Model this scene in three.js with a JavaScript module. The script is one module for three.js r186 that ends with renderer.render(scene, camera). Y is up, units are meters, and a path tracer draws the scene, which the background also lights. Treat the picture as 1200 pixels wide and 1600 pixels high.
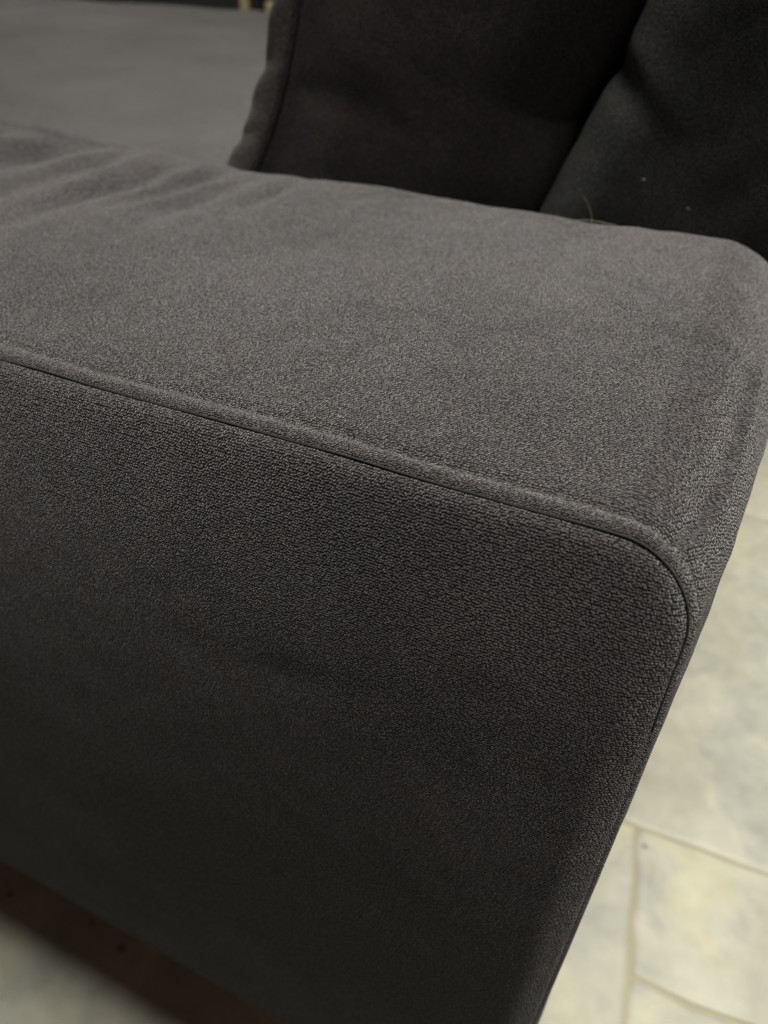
import * as THREE from 'three';
import { RoundedBoxGeometry } from 'three/addons/geometries/RoundedBoxGeometry.js';
import { mergeGeometries } from 'three/addons/utils/BufferGeometryUtils.js';

// ------------------------------------------------------------------ camera, lamps, exposure
const scene = new THREE.Scene();
scene.background = new THREE.Color().setRGB(0.050, 0.045, 0.042);
const camera = new THREE.PerspectiveCamera(68.29, 3 / 4, 0.01, 60);
camera.position.set(-0.012, 0.698, 0.166);
camera.up.set(-0.276, 0.791, -0.546);
camera.lookAt(-0.012 - 0.329, 0.698 - 0.611, 0.166 - 0.720);
camera.focus = 0.235;
camera.userData.fStop = 9;
camera.updateMatrixWorld();
const renderer = new THREE.WebGLRenderer({ antialias: true });
renderer.toneMapping = THREE.LinearToneMapping;
renderer.toneMappingExposure = 1.15;
renderer.shadowMap.enabled = true;

// overhead lamp, cone shaped to dim the front, and an added left fill spot: warm white, large enough for soft shadow edges
for (const [x, z, tx, tz, power, angle] of [[0.40, -0.25, 0.14, -0.54, 56, 0.48], [-1.7, -0.6, -1.4, -1.0, 38, 0.52]]) {
  const lamp = new THREE.SpotLight(new THREE.Color().setRGB(1, 0.965, 0.905), power, 0, angle, 1, 2);
  lamp.position.set(x, 2.9, z); lamp.target.position.set(tx, 0, tz);
  lamp.castShadow = true; lamp.shadow.radius = 28; lamp.shadow.mapSize.set(2048, 2048); lamp.name = 'overhead_spot';
  scene.add(lamp, lamp.target);
}

// ------------------------------------------------------------------ helpers
let seed = 20240611;
const rnd = () => { seed = (seed * 1664525 + 1013904223) >>> 0; return seed / 4294967296; };
const hash = (x, y, z, w = 0) => {
  let h = (x * 374761393 + y * 668265263 + z * 2147483647 + w * 974634777) | 0;
  h = Math.imul(h ^ (h >>> 13), 1274126177); h ^= h >>> 16;
  h = Math.imul(h, 2246822519); return ((h ^ (h >>> 15)) >>> 0) / 4294967296;
};
const sm = (t) => t * t * (3 - 2 * t);
function noise(x, y, z = 0, w = 0, per = 0) {               // value noise in -1..1, optionally periodic in x and y
  const X = Math.floor(x), Y = Math.floor(y), Z = Math.floor(z), u = sm(x - X), v = sm(y - Y), k = sm(z - Z);
  const m = (i) => per ? ((i % per) + per) % per : i;
  const h = (i, j, l) => hash(m(X + i), m(Y + j), Z + l, w);
  const L = (a, b, t) => a + (b - a) * t;
  return 2 * L(L(L(h(0, 0, 0), h(1, 0, 0), u), L(h(0, 1, 0), h(1, 1, 0), u), v), L(L(h(0, 0, 1), h(1, 0, 1), u), L(h(0, 1, 1), h(1, 1, 1), u), v), k) - 1;
}
const fbm = (x, y, z = 0, w = 0, per = 0, oct = 4) => { let s = 0, a = 0.5, f = 1; for (let i = 0; i < oct; i++) { s += a * noise(x * f, y * f, z * f, w + i, per * f); a *= 0.5; f *= 2; } return s; };
const smooth = (a, b, x) => sm(Math.min(1, Math.max(0, (x - a) / (b - a))));
const gauss = (x, s) => Math.exp(-(x * x) / (s * s));
function steps(start, list) { const out = [start]; let x = start; for (const [end, d] of list) { const n = Math.max(1, Math.round((end - x) / d)), x0 = x; for (let i = 1; i <= n; i++) out.push(x0 + (end - x0) * i / n); x = end; } return out; }
function surface(us, vs, f, flip = false) {                 // f(u, v) -> [x, y, z, uvx, uvy]
  const pos = [], uv = [], idx = [], col = [], nv = vs.length;
  for (const u of us) for (const v of vs) {
    const p = f(u, v); pos.push(p[0], p[1], p[2]); uv.push(p[3], p[4]);
    const t = 1 + 0.60 * fbm(p[0] * 11, p[1] * 11, p[2] * 11, 3) + 0.12 * noise(p[0] * 60, p[1] * 60, p[2] * 60, 9);
    const warm = 0.03 * noise(p[0] * 9, p[1] * 9, p[2] * 9, 21);
    col.push(t * (1 + warm), t, t * (1 - warm));
  }
  for (let i = 0; i < us.length - 1; i++) for (let j = 0; j < nv - 1; j++) {
    const a = i * nv + j, b = a + nv;
    flip ? idx.push(a, b, a + 1, b, b + 1, a + 1) : idx.push(a, a + 1, b, b, a + 1, b + 1);
  }
  const g = new THREE.BufferGeometry();
  g.setAttribute('position', new THREE.Float32BufferAttribute(pos, 3));
  g.setAttribute('uv', new THREE.Float32BufferAttribute(uv, 2));
  g.setAttribute('color', new THREE.Float32BufferAttribute(col, 3));
  g.setIndex(idx); g.computeVertexNormals(); return g;
}
const used = {};
function numbered(n) { const k = used[n] = (used[n] ?? -1) + 1; return k ? `${n}_${String(k).padStart(3, '0')}` : n; }
function mesh(name, geo, mat, parent) {
  const m = new THREE.Mesh(geo, mat); m.name = parent === scene ? numbered(name) : name;
  m.castShadow = m.receiveShadow = true; parent.add(m); return m;
}
function tag(o, label, category, group) { o.userData.label = label; o.userData.category = category; if (group) o.userData.group = group; return o; }
function thing(name, label, category, at = [0, 0, 0], group) { const o = new THREE.Group(); o.name = numbered(name); o.position.set(...at); scene.add(o); return tag(o, label, category, group); }

// ------------------------------------------------------------------ fabric
const TEX = 0.21, TN = 2048;                                 // metres covered by one repeat of the weave
function weave() {
  const H = new Float32Array(TN * TN), K = new Float32Array(TN * TN);
  const nx = 240, ny = 252, px = TN / nx, py = TN / ny;      // loops 0.9 x 0.85 mm
  for (let j = 0; j < ny; j++) for (let i = 0; i < nx; i++) {
    const twill = ((i + j) % 3) / 3;
    const wob = 0.42;
    const cx = (i + 0.5 * (j % 2) + (rnd() - 0.5) * wob * 1.3 + 0.2 * twill) * px, cy = (j + (rnd() - 0.5) * wob * 1.2) * py;
    const L = px * (0.44 + rnd() * 0.20), W = py * (0.37 + rnd() * 0.10), a = 0.85 + (rnd() - 0.5) * 1.5, top = 0.55 + rnd() * 0.45, tone = rnd();
    const ca = Math.cos(a), sa = Math.sin(a), R = Math.ceil(L + 1);
    for (let y = -R; y <= R; y++) for (let x = -R; x <= R; x++) {
      const X = Math.round(cx) + x, Y = Math.round(cy) + y, dx = X - cx, dy = Y - cy;
      const p = (dx * ca + dy * sa) / L, q = (-dx * sa + dy * ca) / W, d = p * p + q * q;
      if (d >= 1) continue;
      const at = ((Y % TN + TN) % TN) * TN + (X % TN + TN) % TN, h = top * Math.sqrt(1 - d);
      if (h > H[at]) { H[at] = h; K[at] = tone; }
    }
  }
  return [H, K];
}
const [WH, WK] = weave();
function dataTexture(n, f, srgb = false) {
  const d = new Uint8Array(n * n * 4);
  for (let y = 0; y < n; y++) for (let x = 0; x < n; x++) { const c = f(x, y), k = (y * n + x) * 4; d[k] = Math.max(0, Math.min(255, c[0] * 255)); d[k + 1] = Math.max(0, Math.min(255, c[1] * 255)); d[k + 2] = Math.max(0, Math.min(255, c[2] * 255)); d[k + 3] = 255; }
  const t = new THREE.DataTexture(d, n, n); t.wrapS = t.wrapT = THREE.RepeatWrapping; t.magFilter = THREE.LinearFilter; t.minFilter = THREE.LinearMipmapLinearFilter; t.generateMipmaps = true;
  if (srgb) t.colorSpace = THREE.SRGBColorSpace; t.needsUpdate = true; return t;
}
const bumpTex = dataTexture(TN, (x, y) => { const h = Math.min(1, WH[y * TN + x] * 0.95 + 0.05 * hash(x, y, 5)); return [h, h, h]; });
const toneShadeTex = dataTexture(TN, (x, y) => {                   // random loop tone, with shade painted into the pits between raised loops
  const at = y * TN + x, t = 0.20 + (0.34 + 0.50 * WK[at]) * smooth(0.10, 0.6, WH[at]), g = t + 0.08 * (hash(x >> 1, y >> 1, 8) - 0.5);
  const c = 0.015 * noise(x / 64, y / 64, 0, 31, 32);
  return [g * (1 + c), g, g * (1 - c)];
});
for (const t of [bumpTex, toneShadeTex]) t.repeat.set(1 / TEX, 1 / TEX);
const fabric = (o = {}) => new THREE.MeshPhysicalMaterial({
  color: new THREE.Color().setRGB(0.068, 0.0610, 0.0612), roughness: 0.95, specularIntensity: 0.06, vertexColors: true,
  map: toneShadeTex, sheenColorMap: toneShadeTex, bumpMap: bumpTex, bumpScale: 0.0008, sheen: 1, sheenRoughness: 1.0, sheenColor: new THREE.Color().setRGB(0.97, 0.945, 0.925), side: THREE.DoubleSide, ...o });
const cushionCloth = fabric({ color: new THREE.Color().setRGB(0.040, 0.0345, 0.034), sheenColor: new THREE.Color().setRGB(0.82, 0.76, 0.73) }); cushionCloth.name = 'shaded_cushion_cloth';  // velour with the cushion's shade put into its colour and sheen
const backCloth = fabric({ color: new THREE.Color().setRGB(0.040, 0.040, 0.038), sheenColor: new THREE.Color().setRGB(0.60, 0.61, 0.57) }); backCloth.name = 'shaded_backrest_cloth';  // velour darkened to paint in the shade on the backrest
const velour = fabric(); velour.name = 'charcoal_velour';
const thread = new THREE.MeshStandardMaterial({ color: new THREE.Color().setRGB(0.012, 0.011, 0.010), roughness: 1 });
const bounceCover = new THREE.MeshStandardMaterial({ color: new THREE.Color().setRGB(0.50, 0.19, 0.11), roughness: 1 });  // red-brown invented for the unseen underside, so its bounce tints the floor shade

// ------------------------------------------------------------------ the floor: pale stone tiles with narrow joints
const STN = 1024, stoneTex = dataTexture(STN, (x, y) => {
  const u = x / STN, v = y / STN;
  const wx = 0.25 * fbm(u * 6, v * 6, 0, 60, 6), wy = 0.25 * fbm(u * 6, v * 6, 0, 70, 6);
  const a = fbm((u + wx) * 8, (v + wy) * 8, 0, 40, 8, 5), b = fbm((u + wy) * 12, (v + wx) * 12, 0, 80, 12, 5), c = fbm(u * 32, v * 32, 0, 90, 32, 3);
  const ochre = smooth(0.08, 0.42, a), blue = smooth(0.05, 0.40, b), vein = gauss(fbm((u + wx) * 4, (v + wy) * 4, 0, 99, 4, 4), 0.018);
  const m = fbm(u * 64, v * 64, 0, 130, 64, 3);
  const l = 0.285 * (1 + 0.14 * c + 0.12 * m + 0.20 * a - 0.10 * blue - 0.06 * vein);
  return [l * (1 + 0.01 * ochre - 0.03 * blue), l * (0.985 - 0.01 * ochre), l * (0.765 - 0.08 * ochre + 0.04 * blue)];
});
stoneTex.repeat.set(1 / 0.9, 1 / 0.9);
const stone = [0.97, 1, 0.94, 1.02].map((k) => new THREE.MeshStandardMaterial({ map: stoneTex, color: new THREE.Color().setRGB(k, k, k), roughness: 0.6 }));
const grout = new THREE.MeshStandardMaterial({ map: stoneTex, color: new THREE.Color().setRGB(0.84, 0.78, 0.66), roughness: 1 });
const floor = new THREE.Group(); floor.name = 'floor'; floor.userData.kind = 'structure'; floor.userData.label = 'pale cream stone tile floor'; scene.add(floor);
{
  const bed = mesh('grout_bed', new THREE.PlaneGeometry(8, 8).rotateX(-Math.PI / 2), grout, floor); bed.position.set(-1, -0.0022, -1.6);
  let k = 0;
  const wob = (x, z, w) => 0.005 * noise(x * 14, z * 14, 0, w) + 0.0024 * noise(x * 60, z * 60, 0, w + 1);
  const corner = (x, z) => [x + 0.145 * (z + 0.31) * gauss(x - 0.06, 0.25) * gauss(z + 0.2, 0.6) , z - 0.05 * (x - 0.06) * gauss(z + 0.25, 0.3)];
  const tile = (x0, x1, z0, z1) => {
    const g = 0.0008, pts = [], n = 12, e = [[x0, z0, x1, z0], [x1, z0, x1, z1], [x1, z1, x0, z1], [x0, z1, x0, z0]];
    const cx = (x0 + x1) / 2, cz = (z0 + z1) / 2;
    for (const [a, b, c, d] of e) for (let i = 0; i < n; i++) {
      const t = i / n, x = a + (c - a) * t, z = b + (d - b) * t; let [X, Z] = corner(x, z);
      X += wob(x, z, 7) * (a === c ? 1 : 0.3) - Math.sign(x - cx) * (Math.abs(x - x0) < 1e-6 || Math.abs(x - x1) < 1e-6 ? g : 0);
      Z += wob(x, z, 17) * (b === d ? 1 : 0.3) - Math.sign(z - cz) * (Math.abs(z - z0) < 1e-6 || Math.abs(z - z1) < 1e-6 ? g : 0);
      pts.push([X, Z]);
    }
    const N = pts.length, pos = [], idx = [], uv = [], ox = hash(k, 1, 1) * 3, oz = hash(k, 2, 1) * 3;
    const mid = [cx, cz];
    const ring = (s, y) => { for (const [x, z] of pts) { const dx = mid[0] - x, dz = mid[1] - z, l = Math.hypot(dx, dz); pos.push(x + dx / l * s, y, z + dz / l * s); uv.push(x + ox, z + oz); } };
    ring(0, -0.004); ring(0.0016, -0.0012); ring(0.0080, 0);
    for (let r = 0; r < 2; r++) for (let i = 0; i < N; i++) { const a = r * N + i, b = r * N + (i + 1) % N; idx.push(a, a + N, b, b, a + N, b + N); }
    pos.push(mid[0], 0, mid[1]); uv.push(mid[0] + ox, mid[1] + oz);
    for (let i = 0; i < N; i++) idx.push(2 * N + i, 3 * N, 2 * N + (i + 1) % N);
    let geo = new THREE.BufferGeometry(); geo.setAttribute('position', new THREE.Float32BufferAttribute(pos, 3)); geo.setAttribute('uv', new THREE.Float32BufferAttribute(uv, 2)); geo.setIndex(idx);
    geo.computeVertexNormals();
    mesh('tile', geo, stone[Math.floor(hash(k, 3, 3) * 4)], floor); k++;
  };
  const T = 0.6;
  for (let i = -6; i < 4; i++) for (let j = -5; j < 3; j++) {
    const x0 = 0.054 + i * T + (j % 2 ? 0.31 : 0), z1 = 0.29 + j * T;
    if (i === 0 && j === 0) { tile(x0, x0 + T, -0.31, -0.172); tile(x0, x0 + T, -0.172, 0.29); } else tile(x0, x0 + T, z1 - T, z1);
  }
}

// ------------------------------------------------------------------ the sofa
const sofa = thing('sofa', 'charcoal grey velour sofa with wide rounded arm and stitched seam on its end panel', 'sofa');
const YT = 0.573, XR = 0.001, RC = 0.024, YB = 0.190, LEFT = -1.6;
const seamZ = (drop) => 0.030 * (1 - Math.exp(-Math.max(0, drop) / 0.075));        // the seam runs a little forward down the side
const shear = (y) => 0.004 - 0.02 * (YT - y);                                     // the end leans in slightly towards the floor
const wave = (x, y) => 0.0007 * noise(x * 22, y * 22, 0, 50) + 0.0004 * noise(x * 90, y * 90, 0, 51);
// creases on the arm's top towards the seat: [x0, z0, x1, z1, depth, half width]
const creases = [
  [-0.384, -0.120, -0.372, -0.235, 0.0042, 0.013], [-0.343, -0.085, -0.337, -0.225, 0.0034, 0.009], [-0.316, -0.130, -0.308, -0.230, 0.0040, 0.008],
  [-0.279, -0.110, -0.286, -0.235, 0.0022, 0.010], [-0.251, -0.165, -0.256, -0.238, 0.0026, 0.007], [-0.432, -0.140, -0.415, -0.245, 0.0070, 0.022],
  [-0.490, -0.150, -0.480, -0.245, 0.0060, 0.017], [-0.208, -0.19, -0.220, -0.245, 0.0015, 0.012], [-0.56, -0.12, -0.54, -0.24, 0.005, 0.022],
];
function crease(x, z) {
  let h = 0;
  for (let [a, b, c, d, A, s] of creases) {
    const t = (z - b) / (d - b); if (t < -0.6 || t > 1.6) continue;
    const xc = a + (c - a) * t + 0.006 * noise(z * 22, a * 50, 0, 4); s = s * (1 + 0.4 * noise(z * 25, a * 70, 0, 6));
    const dx = x - xc; A *= 1.2; h -= A * gauss(dx, s) * smooth(-0.35, 0.7, t); h += 0.45 * A * gauss(dx - 1.7 * s, s) * smooth(-0.35, 0.7, t);
  }
  return h;
}
{ // the cover over top and side, with the flat felled strip along the seam
  const arcL = RC * Math.PI / 2, L0 = XR - RC - LEFT, L1 = L0 + arcL, L2 = L1 + (YT - RC - YB);
  const outline = (s) => {
    if (s <= L0) return [LEFT + s, YT, 0, 1];
    if (s <= L1) { const a = (s - L0) / RC; return [XR - RC + RC * Math.sin(a), YT - RC + RC * Math.cos(a), Math.sin(a), Math.cos(a)]; }
    return [XR, YT - RC - (s - L1), 1, 0];
  };
  const us = steps(0, [[L0 - 0.5, 0.02], [L0 - 0.08, 0.003], [L0, 0.002], [L1, 0.0012], [L1 + 0.05, 0.0025], [L2, 0.006]]);
  const vs = steps(0, [[0.012, 0.0005], [0.04, 0.002], [0.22, 0.004], [0.30, 0.003]]);
  const f = (s, v) => {
    const [x, y, nx, ny] = outline(s), topness = ny;
    const b = 0.0105 * topness + (0.0088 + 0.008 * smooth(0.03, 0.2, v)) * (1 - topness);
    let off = -0.0045 * Math.exp(-v / 0.0011) + 0.0006 * (1 - smooth(0.0055, 0.009, v)) - 0.0010 * gauss(v - 0.0080, 0.0026) + b * (1 - Math.exp(-v / 0.045));
    off += wave(s, v) * smooth(0.0, 0.02, v) + 0.0016 * fbm(s * 9, v * 9, 0, 77) * smooth(0.01, 0.06, v);
    // the fold where top turns to side, fading back along the arm
    const sc = L0 + arcL * 0.56 - 0.010 * Math.exp(-v / 0.012);
    off += (0.0020 * gauss(s - sc, 0.0016) - 0.0014 * gauss(s - sc + 0.0042, 0.0024)) * smooth(0.004, 0.010, v) * (1 - smooth(0.08, 0.18, v));
    off += crease(x, -v) * topness * (1 - 0.85 * smooth(0.195, 0.232, v));
    off += topness * (0.015 * smooth(-0.37, -0.60, x) * smooth(0.13, 0.23, v) + 0.0028 * gauss(v - 0.236, 0.0035) * smooth(-0.34, -0.42, x));
    const sag = 0.003 * fbm(x * 11, 3, 0, 15) * topness * smooth(0.1, 0.2, v); off += sag;
    let z = seamZ(YT - y) - v;
    const roll = 0.232, R = 0.030;
    if (v > roll) { const a = Math.min((v - roll) / R, Math.PI / 2), rest = Math.max(0, v - roll - R * Math.PI / 2); off -= R * (1 - Math.cos(a)) * (topness > 0.5 ? 1 : 0.35) + rest * (topness > 0.5 ? 1 : 0); z = seamZ(YT - y) - roll - R * Math.sin(a); if (off < -0.022 && topness < 0.999 && topness > 0) off = -0.022; }
    const wb = 0.0005 * noise(s * 25, 0, 0, 91);
    return [x + shear(y) + nx * off, y + ny * off + wb * topness, z, s, v + 0.0045 * (1 - Math.exp(-v / 0.0011))];
  };
  mesh('arm_top', surface(us, vs, f, false), velour, sofa);
  const pts = us.filter((s, i) => s > 0.3 && s < L1 + 0.03).map((s) => { const [x, y, nx, ny] = outline(s), o = -0.0006 + 0.0003 * noise(s * 40, 2, 0, 12); return new THREE.Vector3(x + shear(y) + nx * o, y + ny * o + 0.0005 * noise(s * 25, 0, 0, 91) * ny, seamZ(YT - y) - 0.0011); });
  mesh('seam', new THREE.TubeGeometry(new THREE.CatmullRomCurve3(pts), 700, 0.00036, 6), thread, sofa);
}
{ // the end panel
  const Ht = YT - YB, c = 0.05;
  const ps = steps(0, [[0.008, 0.0005], [0.06, 0.002], [0.6, 0.005], [XR - LEFT, 0.02]]);
  const qs = steps(0, [[0.008, 0.0005], [0.09, 0.002], [Ht - 0.03, 0.005], [Ht + 0.03, 0.0012]]);
  const f = (p, q) => {
    const m = Math.min(p, q); let P = p, Q = q;
    if (p < c && q < c && m < c) {
      const r = RC * (1 - m / c), half = r * Math.PI / 4 + (c - m - r), t = Math.max(p, q) - m, l = c - m > 1e-9 ? t / (c - m) * half : 0;
      let a, b;                                               // a along the longer leg, b across
      if (l < r * Math.PI / 4) { const e = Math.PI / 4 - l / r; a = m + r - r * Math.sin(e); b = m + r - r * Math.cos(e); } else { a = m + r + l - r * Math.PI / 4; b = m; }
      if (p >= q) { P = a; Q = b; } else { P = b; Q = a; }
    }
    const drop = Q, A = 0.039 * (1 - Math.exp(-Q / 0.075)), B = 0.94 + 0.06 * (1 - Math.exp(-P / 0.050));
    let z = -0.0045 * Math.exp(-m / 0.0010) + 0.0014 * (1 - Math.exp(-m / 0.0025)) + seamZ(drop) * (1 - smooth(0, 0.012, P)) + (A * B - 0.30 * A * 0) - (0.94 * A) * (1 - smooth(0, 0.012, P));
    z += (wave(p, q) * 0.35 + 0.0005 * fbm(p * 7, q * 7, 0, 33)) * smooth(0.004, 0.05, m);
    z += 0.0002 * fbm(p * 26, q * 10, 0, 36) * smooth(0.02, 0.1, q);
    // shallow dent below the seam
    const dx = XR - P + 0.118, dy = YT - Q - 0.497; z -= 0.0004 * gauss(dx + 0.9 * dy, 0.035) * gauss(dy - 0.2 * dx, 0.006);
    let y = YT - Q; const R = 0.016, q0 = Ht - R;
    if (q > q0) { const a = Math.min((q - q0) / R, Math.PI / 2), rest = Math.max(0, q - q0 - R * Math.PI / 2); y = YB + R - R * Math.sin(a); z -= R * (1 - Math.cos(a)) + rest; }
    const wb = 0.0005 * noise((XR - LEFT - p) * 25, 0, 0, 91) * (1 - smooth(0, 0.02, Q));
    const ex = (d) => 0.0045 * (1 - Math.exp(-d / 0.0010)); return [XR - P + shear(y), y + wb, z, P + 0.05 + ex(p), Q + 0.03 + ex(q)];
  };
  mesh('arm_panel', surface(ps, qs, f, true), velour, sofa);
}
{ // underside, feet, seat and back
  const under = mesh('underside', new RoundedBoxGeometry(1.58, 0.05, 0.25, 2, 0.006), bounceCover, sofa); under.position.set(-0.80, YB + 0.027, -0.112);
  const under2 = mesh('underside', new RoundedBoxGeometry(2.1, 0.05, 1.26, 2, 0.006), bounceCover, sofa); under2.position.set(-1.14, YB + 0.027, -0.88);
  const footMat = new THREE.MeshStandardMaterial({ color: new THREE.Color().setRGB(0.02, 0.018, 0.016), roughness: 0.5 });
  const foot = new THREE.CylinderGeometry(0.022, 0.016, YB + 0.004, 20);
  for (const [x, z] of [[-0.07, -0.13], [-1.5, -0.13], [-0.16, -1.42], [-2.1, -1.42], [-2.1, -0.34]]) mesh('foot', foot, footMat, sofa).position.set(x, (YB + 0.004) / 2, z);
  // seat cushion running away to the far end
  const y1 = 0.55, z0 = -0.262, z1 = -1.525, x0 = -2.3, x1 = -0.10, R = 0.028;
  const us = steps(x0, [[-1.2, 0.03], [x1, 0.012]]), vs = steps(0, [[0.05, 0.004], [1.36, 0.012], [1.43, 0.004]]);
  const D = z0 - z1;
  const f = (x, v) => {
    let y, z; const a0 = R * Math.PI / 2, flat = D - 2 * R;
    const s = v - 0.05 + 0.0;
    const start = 0.10 - 0.05;
    if (v < 0.05) { const t = v / 0.05; const a = t * Math.PI / 2; y = y1 - R + R * Math.sin(a); z = z0 - R + R * Math.cos(a); }
    else if (v < 1.36) { const t = (v - 0.05) / 1.31; y = y1; z = z0 - R - flat * t; }
    else { const t = Math.min(1, (v - 1.36) / 0.05), a = t * Math.PI / 2, rest = Math.max(0, v - 1.41) / 0.02; y = y1 - R + R * Math.cos(a) - rest * 0.10; z = z1 + R - R * Math.sin(a); }
    const d = x * 0.83 + z * 0.55, e = -x * 0.55 + z * 0.83;
    y += 0.0035 * fbm(d * 3, e * 16, 0, 120) * smooth(0.05, 0.2, v) + 0.004 * fbm(x * 3, z * 3, 0, 121);
    return [x, y, z, x + 3, v];
  };
  mesh('seat_cushion', surface(us, vs, f, false), velour, sofa);
  const base = mesh('seat_base', new RoundedBoxGeometry(2.16, 0.28, 1.24, 4, 0.02), velour, sofa); base.geometry.setAttribute('color', new THREE.Float32BufferAttribute(new Float32Array(base.geometry.attributes.position.count * 3).fill(1), 3)); base.position.set(-1.19, YB + 0.20, -0.895);
}
// leaning slabs: a runs up along the lean, b towards the seat's front, c towards the arm
const LA = new THREE.Vector3(0.4, 0.917, 0), LB = new THREE.Vector3(-0.917, 0.4, 0);
const lean = (o, a, b, c) => [o[0] + LA.x * a + LB.x * b, o[1] + LA.y * a + LB.y * b, o[2] + c];
{ // backrest
  const O = [-0.137, 0.55, -0.262], TH = 0.135, LEN = 1.25, R = 0.034;
  const loop = []; const arc = (cb, cc, a0) => { for (let i = 0; i <= 12; i++) { const a = a0 + (i / 12) * Math.PI / 2; loop.push([cb + R * Math.cos(a), cc + R * Math.sin(a)]); } };
  const line = (b0, c0, b1, c1, n) => { for (let i = 1; i < n; i++) loop.push([b0 + (b1 - b0) * i / n, c0 + (c1 - c0) * i / n]); };
  line(0, -LEN + R, 0, -R, 60); arc(-R, -R, 0); line(-R, 0, -TH + R, 0, 40); arc(-TH + R, -R, Math.PI / 2); line(-TH, -R, -TH, -LEN + R, 40); arc(-TH + R, -LEN + R, Math.PI); line(-TH + R, -LEN, -R, -LEN, 20); arc(-R, -LEN + R, 1.5 * Math.PI);
  const us = loop.map((_, i) => i), vs = steps(-0.02, [[0.20, 0.003], [0.24, 0.002]]);
  let acc = 0; const run = loop.map((p, i) => i ? (acc += Math.hypot(p[0] - loop[i - 1][0], p[1] - loop[i - 1][1])) : 0);
  const f = (i, a) => {
    let [b, c] = loop[i]; const mb = -TH / 2;
    const edge = gauss(b, 0.05) * smooth(-0.5, 0, c);
    const notch = 0.0032 * gauss(a - 0.104 - 0.2 * b, 0.008) * gauss(b, 0.03) * smooth(-0.35, -0.02, c);
    const bulge = 0.004 * fbm(a * 14, c * 9, b * 14, 140) + 0.004 * Math.sin((a - 0.1) * 14) * edge;
    b += -notch + bulge * smooth(-0.1, 0, b); c += -notch * 0.8 + 0.003 * fbm(a * 12, b * 12, 0, 144) * smooth(-0.06, 0, c);
    const cap = a > 0.20 ? 1 - Math.sqrt(Math.max(0, 1 - ((a - 0.20) / 0.0401) ** 2)) : 0;
    b += (mb - b) * cap * 0.4; c -= cap * 0.04 * Math.sign(c + 0.5);
    const p = lean(O, a, b, c); return [p[0], p[1], p[2], run[i], a];
  };
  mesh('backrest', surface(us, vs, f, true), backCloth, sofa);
}

// ------------------------------------------------------------------ loose back cushion leaning on the backrest
{
  const O = [-0.322, 0.55, -0.268], H = 0.40;
  const t = thing('back_cushion', 'charcoal back cushion, cloth painted darker for shade, with a dark edge seam leaning against the backrest', 'cushion', O);
  const bs = (a) => -0.008 * Math.sin(Math.PI * Math.min(1, Math.max(0, a / 0.14)));
  const path = [];                                           // [kind, distance]
  for (let d = 0.60; d > 0.06; d -= 0.012) path.push(['front', d]);
  for (let d = 0.06; d > 0.0005; d -= 0.0012) path.push(['front', d]);
  for (let b = 0; b <= 0.113; b += 0.003) path.push(['end', b]);
  for (let i = 1; i <= 10; i++) path.push(['turn', i / 10]);
  for (let d = 0.02; d < 0.62; d += 0.03) path.push(['back', d]);
  const us = path.map((_, i) => i), vs = steps(-0.01, [[0.22, 0.0018], [H - 0.05, 0.005], [H, 0.003]]);
  const f = (i, a) => {
    const [k, d] = path[i]; let b, c, u;
    if (k === 'front') {
      b = bs(a) + 0.034 * (1 - Math.exp(-d / 0.012)) + 0.03 * smooth(0, 0.3, d); c = -d; u = -d;
      const w = a + 0.9 * d; // slanting puckers running in from the seam
      const pk = 0.0016 * gauss(w - 0.036, 0.007) + 0.0018 * gauss(w - 0.080, 0.009) + 0.0014 * gauss(w - 0.122, 0.008) + 0.003 * gauss(w - 0.19, 0.009) - 0.0016 * gauss(w - 0.050, 0.005) - 0.0018 * gauss(w - 0.096, 0.006) - 0.0014 * gauss(w - 0.137, 0.006) + 0.0012 * noise(w * 70, d * 12, 0, 160);
      b += pk * smooth(0.001, 0.012, d) * (1 - smooth(0.05, 0.16, d) * 0.7);
    } else if (k === 'end') {
      b = bs(a) - d; c = 0.006 * smooth(0, 0.05, d) - 0.0016 * gauss(d, 0.002); u = d;
      c += 0.0014 * fbm(a * 16, d * 10, 0, 150) * smooth(0.002, 0.03, d) - 0.0009 * gauss(a - 0.085 - 0.25 * d, 0.010) * smooth(0, 0.02, d) * (1 - smooth(0.03, 0.09, d));
    } else if (k === 'turn') { const e = d * Math.PI / 2; b = bs(a) - 0.114 - 0.051 * Math.sin(e); c = 0.006 - 0.055 * (1 - Math.cos(e)); u = 0.114 + 0.083 * d; } else { b = -0.165; c = -0.049 - d; u = 0.20 + d; }
    const top = smooth(H - 0.05, H, a), mb = -0.07;
    b += (mb - b) * top * 0.85; c += (-0.3 - c) * top * 0.1;
    const p = lean([0, 0, 0], a, b, c); return [p[0], p[1], p[2], u, a];
  };
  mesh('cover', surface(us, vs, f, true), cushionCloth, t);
  const pts = []; for (let a = -0.005; a < H - 0.04; a += 0.01) pts.push(new THREE.Vector3(...lean([0, 0, 0], a, bs(a) - 0.0002, 0.0003)));
  mesh('seam', new THREE.TubeGeometry(new THREE.CatmullRomCurve3(pts), 120, 0.0009, 8), thread, t);
}

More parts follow.
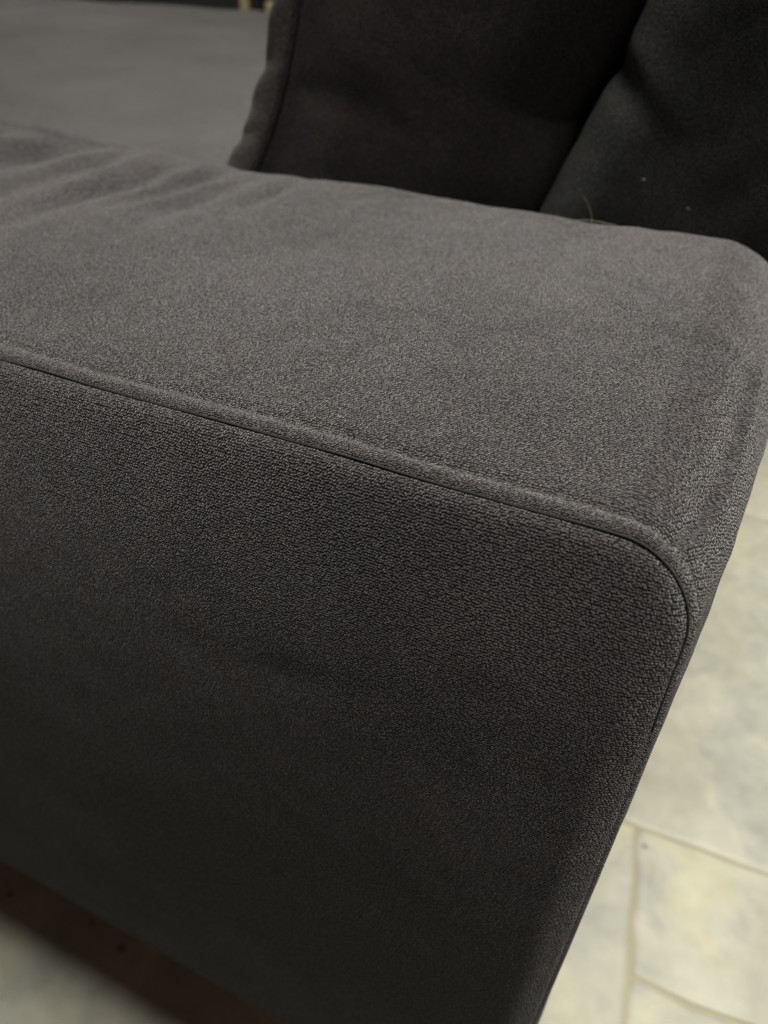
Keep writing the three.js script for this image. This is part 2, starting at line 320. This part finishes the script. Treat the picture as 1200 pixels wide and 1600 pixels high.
// ------------------------------------------------------------------ chair beyond the far end of the seat
{
  const t = thing('wooden_chair', 'black chair with pale wooden leg and rail beyond the far end of the seat', 'chair', [-1.1, 0, -1.75]);
  const wood = new THREE.MeshStandardMaterial({ color: new THREE.Color().setRGB(0.30, 0.24, 0.13), roughness: 0.6 });
  const black = new THREE.MeshStandardMaterial({ color: new THREE.Color().setRGB(0.006, 0.006, 0.006), roughness: 1 });
  mesh('side_panel', new RoundedBoxGeometry(1.3, 0.62, 0.05, 3, 0.015), black, t).position.set(-0.1, 0.55, 0.10);
  mesh('seat', new RoundedBoxGeometry(1.26, 0.10, 0.5, 3, 0.02), black, t).position.set(-0.1, 0.40, -0.18);
  mesh('backrest', new RoundedBoxGeometry(1.26, 0.5, 0.08, 3, 0.02), black, t).position.set(-0.1, 0.72, -0.45);
  for (const [x, z, h] of [[-0.081, 0.175, 0.90], [0.52, 0.16, 0.60], [-0.72, -0.42, 0.42], [0.52, -0.42, 0.42]]) mesh('leg', new RoundedBoxGeometry(0.026, h, 0.026, 2, 0.004), wood, t).position.set(x, h / 2, z);
  mesh('rail', new RoundedBoxGeometry(0.54, 0.034, 0.02, 2, 0.004), wood, t).position.set(0.235, 0.545, 0.165);
}

// ------------------------------------------------------------------ lint and crumbs
const lintMat = new THREE.MeshStandardMaterial({ color: new THREE.Color().setRGB(0.55, 0.52, 0.46), roughness: 1 });
const greyLint = new THREE.MeshStandardMaterial({ color: new THREE.Color().setRGB(0.22, 0.21, 0.19), roughness: 1 });
const dimLint = new THREE.MeshStandardMaterial({ color: new THREE.Color().setRGB(0.13, 0.115, 0.095), roughness: 1 });
const crumbMat = new THREE.MeshStandardMaterial({ color: new THREE.Color().setRGB(0.55, 0.42, 0.20), roughness: 0.9 });
const dirtMat = new THREE.MeshStandardMaterial({ color: new THREE.Color().setRGB(0.16, 0.115, 0.09), roughness: 1 });
function hair(label, pts, r, mat = lintMat) {
  const o = pts[0], c = new THREE.CatmullRomCurve3(pts.map((p) => new THREE.Vector3(p[0] - o[0], p[1] - o[1], p[2] - o[2])));
  const m = mesh('lint_fibre', new THREE.TubeGeometry(c, 24, r, 5), mat, scene); m.position.set(...o); tag(m, label, 'lint'); return m;
}
function lump(name, label, category, at, r, mat, group) {
  const g = new THREE.IcosahedronGeometry(r, 2), p = g.attributes.position, s = at[0] * 91;
  for (let i = 0; i < p.count; i++) { const x = p.getX(i), y = p.getY(i), z = p.getZ(i), k = 1 + 0.45 * noise(x / r * 1.3 + s, y / r * 1.3, z / r * 1.3, 200); p.setXYZ(i, x * k * 1.3, y * k * 0.75, z * k); }
  g.computeVertexNormals(); const m = mesh(name, g, mat, scene); m.position.set(...at); return tag(m, label, category, group);
}
hair('thin curly pale fibre on the arm top near its far rounded corner', [[-0.046, 0.5845, -0.203], [-0.042, 0.5850, -0.208], [-0.037, 0.5849, -0.208], [-0.033, 0.5850, -0.215], [-0.028, 0.5845, -0.218]], 0.00016, dimLint);
hair('loose fibre lying at the far edge of the arm top below the backrest', [[-0.094, 0.5842, -0.222], [-0.086, 0.5846, -0.229], [-0.078, 0.5842, -0.231], [-0.070, 0.5842, -0.229]], 0.00018, dimLint);
hair('short fibre standing up from the far edge of the arm top', [[-0.084, 0.578, -0.243], [-0.087, 0.586, -0.244], [-0.091, 0.592, -0.243]], 0.00018, dimLint);
lump('lint_speck', 'tiny white lint speck just above the long seam of the arm', 'lint', [-0.107, 0.5810, -0.0085], 0.00026, greyLint);
lump('lint_speck', 'tiny pale lint speck in the middle of the arm top', 'lint', [-0.162, 0.5835, -0.064], 0.00026, greyLint);
lump('lint_speck', 'larger pale lint speck on the backrest above the arm', 'lint', [-0.0655, 0.600, -0.258], 0.0006, dimLint);
lump('lint_speck', 'fainter grey lint speck on the backrest close to the arm corner', 'lint', [-0.0410, 0.589, -0.258], 0.0005, dimLint);
lump('crumb', 'tiny yellow crumb caught in the upright corner seam of the arm', 'crumb', [0.0012, 0.387, 0.0125], 0.0011, crumbMat);
lump('debris', 'dark bit of debris on the shaded floor nearest the left edge', 'debris', [-0.447, 0.0015, 0.009], 0.0018, dirtMat);
lump('debris', 'middle dark bit of debris on the shaded floor', 'debris', [-0.363, 0.0015, -0.005], 0.0017, dirtMat);
lump('debris', 'rightmost dark bit of debris on the shaded floor under the sofa', 'debris', [-0.327, 0.0018, 0.001], 0.0023, dirtMat);
lump('floor_chip', 'small grey chip mark beside the tile joint right of the sofa', 'chip', [0.066, 0.0, -0.292], 0.0026, new THREE.MeshStandardMaterial({ color: new THREE.Color().setRGB(0.22, 0.21, 0.19), roughness: 1 }));

for (let i = 0; i < 16; i++) {
  const x = -0.02 - 0.34 * hash(i, 1, 7), z = -0.02 - 0.19 * hash(i, 2, 7);
  lump('lint_speck', 'tiny pale lint speck, one of many caught in the weave across the arm top', 'lint', [x, YT + 0.0105 * (1 - Math.exp(z / 0.045)) + 0.0003, z], 0.00014 + 0.00012 * hash(i, 3, 7), greyLint, 'lint specks scattered over the arm top');
}
renderer.render(scene, camera);
